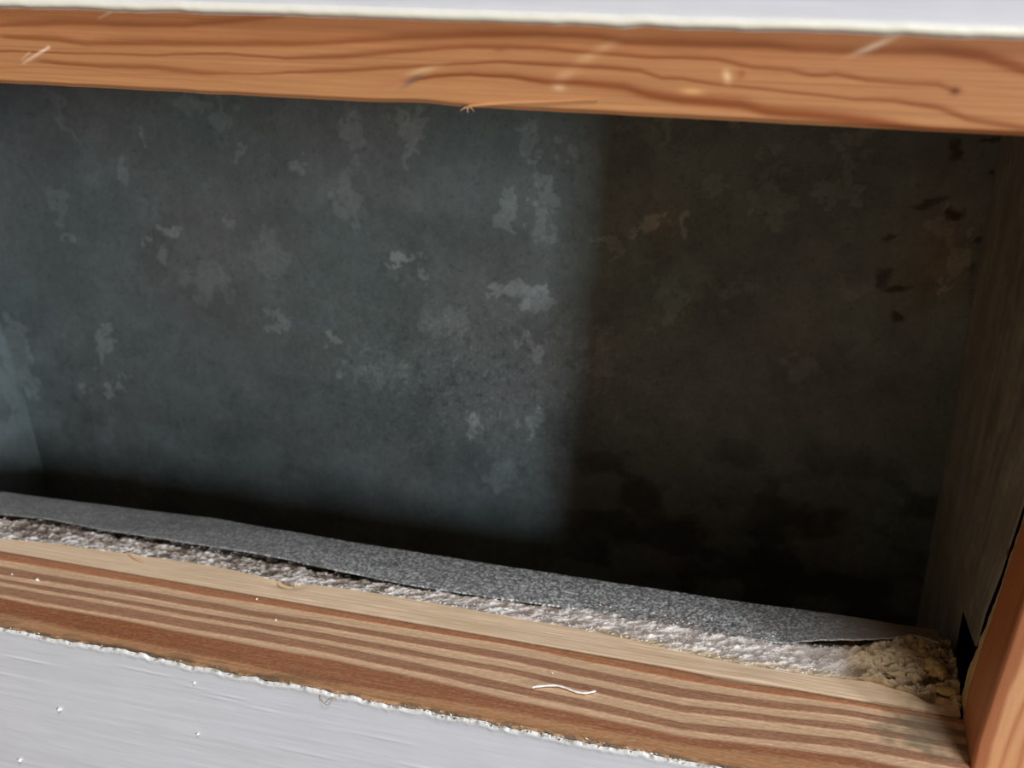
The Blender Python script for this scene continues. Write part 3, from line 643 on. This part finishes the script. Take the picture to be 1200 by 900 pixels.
def lintel():
    xs = np.linspace(-0.40, 0.14, 1080); zs = np.linspace(0.1848, 0.2062, 150)
    X, Z = np.meshgrid(xs, zs, indexing='ij'); x, z = X * 1000, Z * 1000
    base = lin((182, 124, 80)); C = np.tile(base, X.shape + (1,))
    C = mix(C, lin((176, 108, 66)), sst(196, 204, z) * .65)
    C = mix(C, lin((196, 138, 90)), sst(192, 187, z) * .5)
    H = np.zeros_like(x)
    for i, (pts, (w, s)) in enumerate(LINTEL_GRAIN):
        m, d = poly_mask(x, z, pts, w, 500 + i * 7)
        if i in (1, 4): m = m * (1 + 0 * x)
        C = mix(C, lin((134, 70, 34)), np.clip(m * s * .95, 0, 1)); H = H + m * .12
    # heavy grain sweeping down at the right end, and below the cathedral
    m = np.exp(-((z - np.interp(x, [20, 32, 41, 60], [202.6, 201.6, 199, 190])) / 1.3) ** 2) * sst(12, 32, x); C = mix(C, lin((138, 72, 38)), m * .8)
    m = np.exp(-((z - np.interp(x, [-60, -35, 10, 30], [191, 189.3, 186, 184])) / .9) ** 2) * sst(-62, -35, x) * sst(34, 10, x); C = mix(C, lin((140, 74, 36)), m * .55)
    for k, zc in enumerate((203.8, 187.3, 189.2)):
        m = np.exp(-((z - zc - (fbm(x * .02, x * 0, 560 + k, 3) - .5) * 2.5) / .3) ** 2) * sst(-120, -170, x); C = mix(C, lin((150, 84, 44)), m * .35)
    C = C * (.92 + .16 * fbm(x * .05, z * 1.3, 570, 4))[..., None]
    def spot(cx, cz, a, b, ang, col, s):
        nonlocal C
        t = math.radians(ang); dx, dz = x - cx, z - cz
        r = np.hypot((dx * math.cos(t) + dz * math.sin(t)) / a, (-dx * math.sin(t) + dz * math.cos(t)) / b)
        C = mix(C, lin(col), np.exp(-r ** 2) * s)
    spot(-100.8, 190.6, 3.2, .7, 35, (112, 92, 80), .8); spot(-106, 189.6, 4, .8, 10, (176, 108, 84), .5)
    spot(-98, 193.2, 4, .7, 15, (226, 178, 132), .6)
    for p in ((-61.4, 193.7), (-56.3, 197.8), (-51.7, 200.6)): spot(p[0], p[1], 2.6, 1.0, 15, (216, 164, 118), .55)
    spot(-62.8, 190.6, 1.6, .7, 0, (226, 180, 140), .7); spot(-78, 199.0, 1.5, .6, 0, (150, 84, 56), .7)
    spot(-22.7, 195.0, .9, 1.4, 20, (236, 190, 140), .9); spot(-19.5, 195.6, .9, 1.2, 0, (160, 96, 54), .8)
    spot(27.6, 193.9, 1.1, .9, 0, (104, 52, 38), .9); spot(9.3, 202.9, 4.5, .7, 25, (232, 196, 164), .7)
    spot(-30.5, 191.2, 2.5, .8, 0, (238, 176, 116), .6)
    # pale scratches at the left
    for (x0, z0, x1, z1, w, s) in ((-215.5, 190.6, -206.6, 195.1, .42, .95), (-216, 191.5, -213, 193.5, .25, .5), (-190, 203.0, -185.5, 205.0, .35, .4)):
        L2 = math.hypot(x1 - x0, z1 - z0); ux, uz = (x1 - x0) / L2, (z1 - z0) / L2
        t = np.clip(((x - x0) * ux + (z - z0) * uz) / L2, 0, 1)
        d = np.hypot(x - x0 - t * L2 * ux, z - z0 - t * L2 * uz); m = np.exp(-(d / w) ** 2) * (.35 + .65 * t)
        C = mix(C, lin((242, 206, 176)), m * s); H = H - m * .15
    low = sst(186.2, 184.9, z)
    C = mix(C, lin((150, 92, 54)), low * .5)
    Y = -H * 0.0003 + (fbm(x * .02, z * 1.1, 571, 3) - .5) * 0.0002 + low ** 2 * 0.0010
    wl = (fbm(x * .1, x * 0, 572, 3) - .5) * 0.0003
    nick = 0.0005 * np.exp(-((x + 99) / 8) ** 2) * sst(-86, -88, x)
    Zz = Z + (wl + nick) * sst(.195, .1848, Z)
    o = slab('lintel_board', np.stack([X, Y, Zz], -1), C, (0, 0.044, 0), M_pine_smooth)
    tag(o, 'orange pine board with wavy dark grain along the top of the opening under white paint', 'board')
    # raised sliver at its lower edge
    pts = [(-86.0, 185.2), (-80, 186.0), (-74, 186.6), (-67, 187.1), (-60, 187.7), (-53, 188.3)]
    V, F = [], []
    for i, (a, b) in enumerate(pts):
        w = [.28, .36, .32, .26, .2, .06][i] * mm; yy = -(.5 - .06 * i) * mm
        V += [(a * mm, yy, b * mm - w), (a * mm, yy - .0003, b * mm), (a * mm, .0003, b * mm + w * .6), (a * mm, .0003, b * mm - w)]
    for i in range(len(pts) - 1):
        q = 4 * i
        for j in range(4): F.append((q + j, q + 4 + j, q + 4 + (j + 1) % 4, q + (j + 1) % 4))
    F += [(0, 1, 2, 3), (23, 22, 21, 20)]
    sl = make_mesh('splinter', V, F, M_sliver, o, smooth=False); tag(sl, 'light raised sliver of wood on the lower edge')
    V, F = [], []
    for j, (a, b, c, d) in enumerate(((-86.5, 185.0, -88.3, 183.7), (-86.2, 184.9, -86.0, 183.4), (-85.6, 185.0, -84.2, 183.8))):
        v0 = len(V); w = .00028
        V += [(a * mm - w, 0.0002, b * mm), (a * mm + w, 0.0002, b * mm), (a * mm, .0008, b * mm), (c * mm, -.0004, d * mm)]
        F += [(v0, v0 + 1, v0 + 3), (v0 + 1, v0 + 2, v0 + 3), (v0 + 2, v0, v0 + 3), (v0, v0 + 2, v0 + 1)]
    make_mesh('splinter', V, F, M_sliver, o, smooth=False)
lintel()

# ---------------------------------------------------------------- right upright (jamb)
def jamb():
    zs = np.linspace(0.0003, 0.1845, 230)
    lean = np.interp(zs * 1000, [0, 10, 26, 42, 54, 71, 185], [0, .1, 1.5, 3.1, 4.1, 5.9, 12.0]) * mm
    # outline around the section: left face from back to front, then the front face
    n1, n2, n3 = 30, 8, 60
    s1 = np.linspace(0, 1, n1); a3 = np.linspace(0, 1, n3)
    sec = [(0.0630, 0.0446 - t * 0.0240) for t in s1]
    for k in range(1, n2): 
        a = k / n2 * math.pi / 2; sec.append((0.0630 + .0012 * (1 - math.cos(a)), 0.0206 - .0012 * math.sin(a)))
    sec += [(0.0642 + t * (0.1035 - 0.0642), 0.0194) for t in a3]
    sec = np.array(sec)
    Sx, Zg = np.meshgrid(np.arange(len(sec)), zs, indexing='ij')
    X = sec[:, 0][:, None] + lean[None, :] * np.clip((0.1035 - sec[:, 0]) / 0.03, 0, 1)[:, None]; Y = np.repeat(sec[:, 1][:, None], len(zs), 1)
    side = (np.arange(len(sec)) < n1 + 3)[:, None] * np.ones_like(X)
    z = Zg * 1000; u = (sec[:, 0][:, None] * 1000 - 63) + 0 * z; y = Y * 1000
    Cs = np.tile(lin((184, 114, 68)), X.shape + (1,)) * (.88 + .24 * fbm(y * .5, z * .03, 601, 4))[..., None]
    Cs = mix(Cs, lin((140, 76, 42)), np.exp(-((y - 23.5 - (fbm(z * .05, z * 0, 602, 2) - .5)) / .5) ** 2) * .6)
    Cf = np.tile(lin((204, 148, 104)), X.shape + (1,))
    Cf = mix(Cf, lin((150, 86, 52)), (1 - sst(3.2, 4.6, u + (fbm(z * .08, u * .3, 603, 3) - .5) * 1.6)) * .85)
    for k, c in enumerate((7.5, 12, 17, 23, 30)):
        Cf = mix(Cf, lin((166, 98, 60)), np.exp(-((u - c - (z - 10) * .06 - (fbm(z * .04, z * 0 + k, 604 + k, 2) - .5) * 2) / (.7 + .2 * k)) ** 2) * .7)
    Cf = Cf * (.92 + .16 * fbm(u * .8, z * .06, 610, 4))[..., None]
    C = mix(Cf, Cs, side)
    P = np.stack([X, Y, Zg], -1)
    # close the section with the hidden back faces
    o = slab('upright_board', P[:, ::-1], C[:, ::-1], (0, 0, 0), M_pine_up)
    me = o.data
    bm = bmesh.new(); bm.from_mesh(me); bm.free()
    # simple solid core behind the faces (same board)
    return o, P, C
def jamb_solid():
    o, P, C = jamb(); bpy.data.objects.remove(o)
    n, m, _ = P.shape
    extra_xy = [(0.1035, 0.0446)]
    V = P.reshape(-1, 3).tolist(); Cc = C.reshape(-1, 3).tolist()
    base = len(V)
    for j in range(m): V.append((0.1035, 0.0446, P[0, j, 2])); Cc.append(C[-1, j].tolist())
    rows = [[i * m + j for j in range(m)] for i in range(n)] + [[base + j for j in range(m)]]
    F = []
    for i in range(len(rows)):
        a, b = rows[i], rows[(i + 1) % len(rows)]
        for j in range(m - 1): F.append((a[j], b[j], b[j + 1], a[j + 1]))
    F.append([r[0] for r in rows][::-1]); F.append([r[-1] for r in rows])
    o = make_mesh('upright_board', V, F, M_pine_up, cols=np.array(Cc))
    o.data.polygons.foreach_set('use_smooth', [len(p.vertices) == 4 and True for p in o.data.polygons])
    tag(o, 'upright orange pine board at the right end of the opening, standing on the striped sill', 'board')
jamb_solid()

# pale upright strip between jamb and metal edge, with a dark gap beside the metal
def side_strip():
    zs = np.linspace(0.0006, 0.184, 190); ys = np.linspace(0.0448, 0.0590, 34)
    Zg, Yg = np.meshgrid(zs, ys, indexing='ij')
    z, y = Zg * 1000, Yg * 1000
    a = np.interp(z, [0, 10, 26, 42, 54, 71, 185], [63.4, 63.5, 64.9, 66.4, 67.3, 69.0, 75.2])
    b = np.interp(z, [0, 9.5, 23, 37, 45, 67, 185], [63.4, 63.8, 65.6, 67.7, 68.6, 70.9, 78.5])
    rg = (fbm(z * .35, z * 0, 703, 4) - .5) * 1.6
    yc = 55.0 + rg
    X = (np.where(y < yc, a + (b - a) * np.clip((y - 44.8) / (yc - 44.8), 0, 1), b + (y - yc) * 1.4)) * mm
    X = X + (fbm(y * .4, z * .3, 701, 3) - .5) * .0005
    C = np.tile(lin((206, 172, 118)), Zg.shape + (1,)) * (.75 + .5 * fbm(y * .8, z * .2, 702, 4))[..., None]
    C = mix(C, lin((40, 28, 18)), sst(-.2, .8, y - yc))  # shade of the gap painted on the strip's receding face
    o = slab('lath_strip', np.stack([X, Yg, Zg], -1), C, (0.009, 0, 0), M_pine)
    tag(o, 'narrow pale upright wood strip behind the right upright beside the dark gap', 'strip')
side_strip()

def rear(name, a, label):
    v, f = box_geo(*a); o = make_mesh(name, v, f, M_dark, smooth=False); tag(o, label, kind='structure')
rear('wall_back', (-1.2, 1.2, 0.168, 0.186, -0.75, 0.85), 'unseen dark back of the wall cavity, added to stop light leaking in behind the duct')  # unseen cavity closures, added to keep stray light out
rear('light_stop_1', (-1.2, 1.2, 0.0185, 0.1675, -0.75, -0.41), 'unseen block added under the wall cavity to keep light out of the duct')
rear('light_stop_2', (-1.2, 1.2, 0.0185, 0.1675, 0.61, 0.85), 'unseen block added over the wall cavity to keep light out of the duct')
# hidden studs closing the wall cavity at both ends and behind the sill
def stud(name, a, label):
    v, f = box_geo(*a); o = make_mesh(name, v, f, M_dark, smooth=False); tag(o, label, 'board')
stud('stud', (0.0835, 0.115, 0.067, 0.165, -0.40, 0.60), 'dark rough stud in the wall cavity to the right of the duct')

# left end of the frame
v, f = box_geo(-0.430, -0.401, 0.0185, 0.0446, -0.0400, 0.1845)
o = make_mesh('upright_board', v, f, M_pine_up, cols=np.tile(lin((176, 116, 72)), (8, 1)), smooth=False)
tag(o, 'upright orange pine board at the far left end of the opening', 'board')

# ---------------------------------------------------------------- small loose things
def tube(name, pts, r, mat, parent=None, seg=8):
    P = [Vector(p) for p in pts]; V, F = [], []
    fine = []
    for i in range(len(P) - 1):
        a, b, c, d = P[max(i - 1, 0)], P[i], P[i + 1], P[min(i + 2, len(P) - 1)]
        for k in range(6):
            t = k / 6
            fine.append(.5 * ((2 * b) + (c - a) * t + (2 * a - 5 * b + 4 * c - d) * t * t + (3 * b - a - 3 * c + d) * t ** 3))
    fine.append(P[-1])
    for i, p in enumerate(fine):
        d = (fine[min(i + 1, len(fine) - 1)] - fine[max(i - 1, 0)]).normalized()
        s = d.cross(Vector((0, 0, 1))).normalized(); u = s.cross(d)
        rr = r * (1 + .15 * math.sin(i * 1.3)) * (.8 if i in (0, len(fine) - 1) else 1)
        for k in range(seg):
            a = 2 * math.pi * k / seg; V.append(tuple(p + (s * math.cos(a) + u * math.sin(a)) * rr))
    for i in range(len(fine) - 1):
        for k in range(seg): F.append((i * seg + k, i * seg + (k + 1) % seg, (i + 1) * seg + (k + 1) % seg, (i + 1) * seg + k))
    F.append(list(range(seg))[::-1]); F.append([len(V) - seg + k for k in range(seg)])
    return make_mesh(name, V, F, mat, parent)
th = tube('thread', [(-.0700, .0194, .0008), (-.0682, .0208, .0007), (-.0632, .0227, .0008), (-.0598, .0224, .0009), (-.0565, .0215, .0008), (-.0530, .0216, .0008), (-.0500, .0236, .0008)], .00034, M_thread)
tag(th, 'short wavy white thread lying on the brown stripes of the sill board', 'thread')

def fleck(name, loc, r, seed, mat=M_speck):
    bm = bmesh.new(); bmesh.ops.create_icosphere(bm, subdivisions=2, radius=r)
    rr = random.Random(seed)
    for v_ in bm.verts: v_.co = v_.co * rr.uniform(.75, 1.25); v_.co.z *= .8
    me = bpy.data.meshes.new(name); bm.to_mesh(me); bm.free(); me.materials.append(mat)
    o = bpy.data.objects.new(name, me); COL.objects.link(o); o.location = loc
    return o
for i, (x, y, z, r, lb) in enumerate((
        (-263.7, 29.6, .5, .62, 'white paint fleck on the striped sill near its left end'),
        (-275.5, 30.4, .4, .32, 'tiny white paint fleck leftmost on the striped sill'),
        (-179.7, 41.9, .35, .36, 'tiny white fleck on the orange back stripe of the sill, right of the chipped splinter'),
        (-167.0, 31.7, .2, .40, 'tiny yellowish fleck on the tan sill stripe below the chipped splinter'),
        (-65.7, 29.5, .3, .28, 'tiny pale fleck on the sill just above the white thread'))):
    tag(fleck('paint_fleck', (x * mm, y * mm, z * mm), r * mm, 30 + i), lb, 'fleck', 'paint flecks on the sill')
for i, (x, z, r, lb) in enumerate((
        (-235.8, -29.3, .75, 'larger white paint bump on the white wall below the left end of the sill'),
        (-180.4, -6.5, .5, 'small paint bump on the white wall close under the sill board'),
        (-181.1, -27.3, .5, 'faint paint bump low on the white wall near the bottom edge of the photo'),
        (-256.4, -56.0, .8, 'paint bump lowest on the white wall in the bottom left corner'))):
    o = tag(fleck('paint_bump', (x * mm, -.0012, z * mm), r * mm, 50 + i, M_speck), lb, 'paint bump', 'paint bumps on the lower wall')

fz = tube('fluff', [(-.1345, -.0015, -.0012), (-.1335, -.0022, -.0030), (-.1322, -.0019, -.0042), (-.1310, -.0021, -.0028), (-.1302, -.0016, -.0012)], .00012, material('brown_fluff', rough=.9, attr=False, colour=(160, 128, 104)))
tag(fz, 'wisp of brown fluff caught on the paint crust at the top of the white wall', 'fluff')
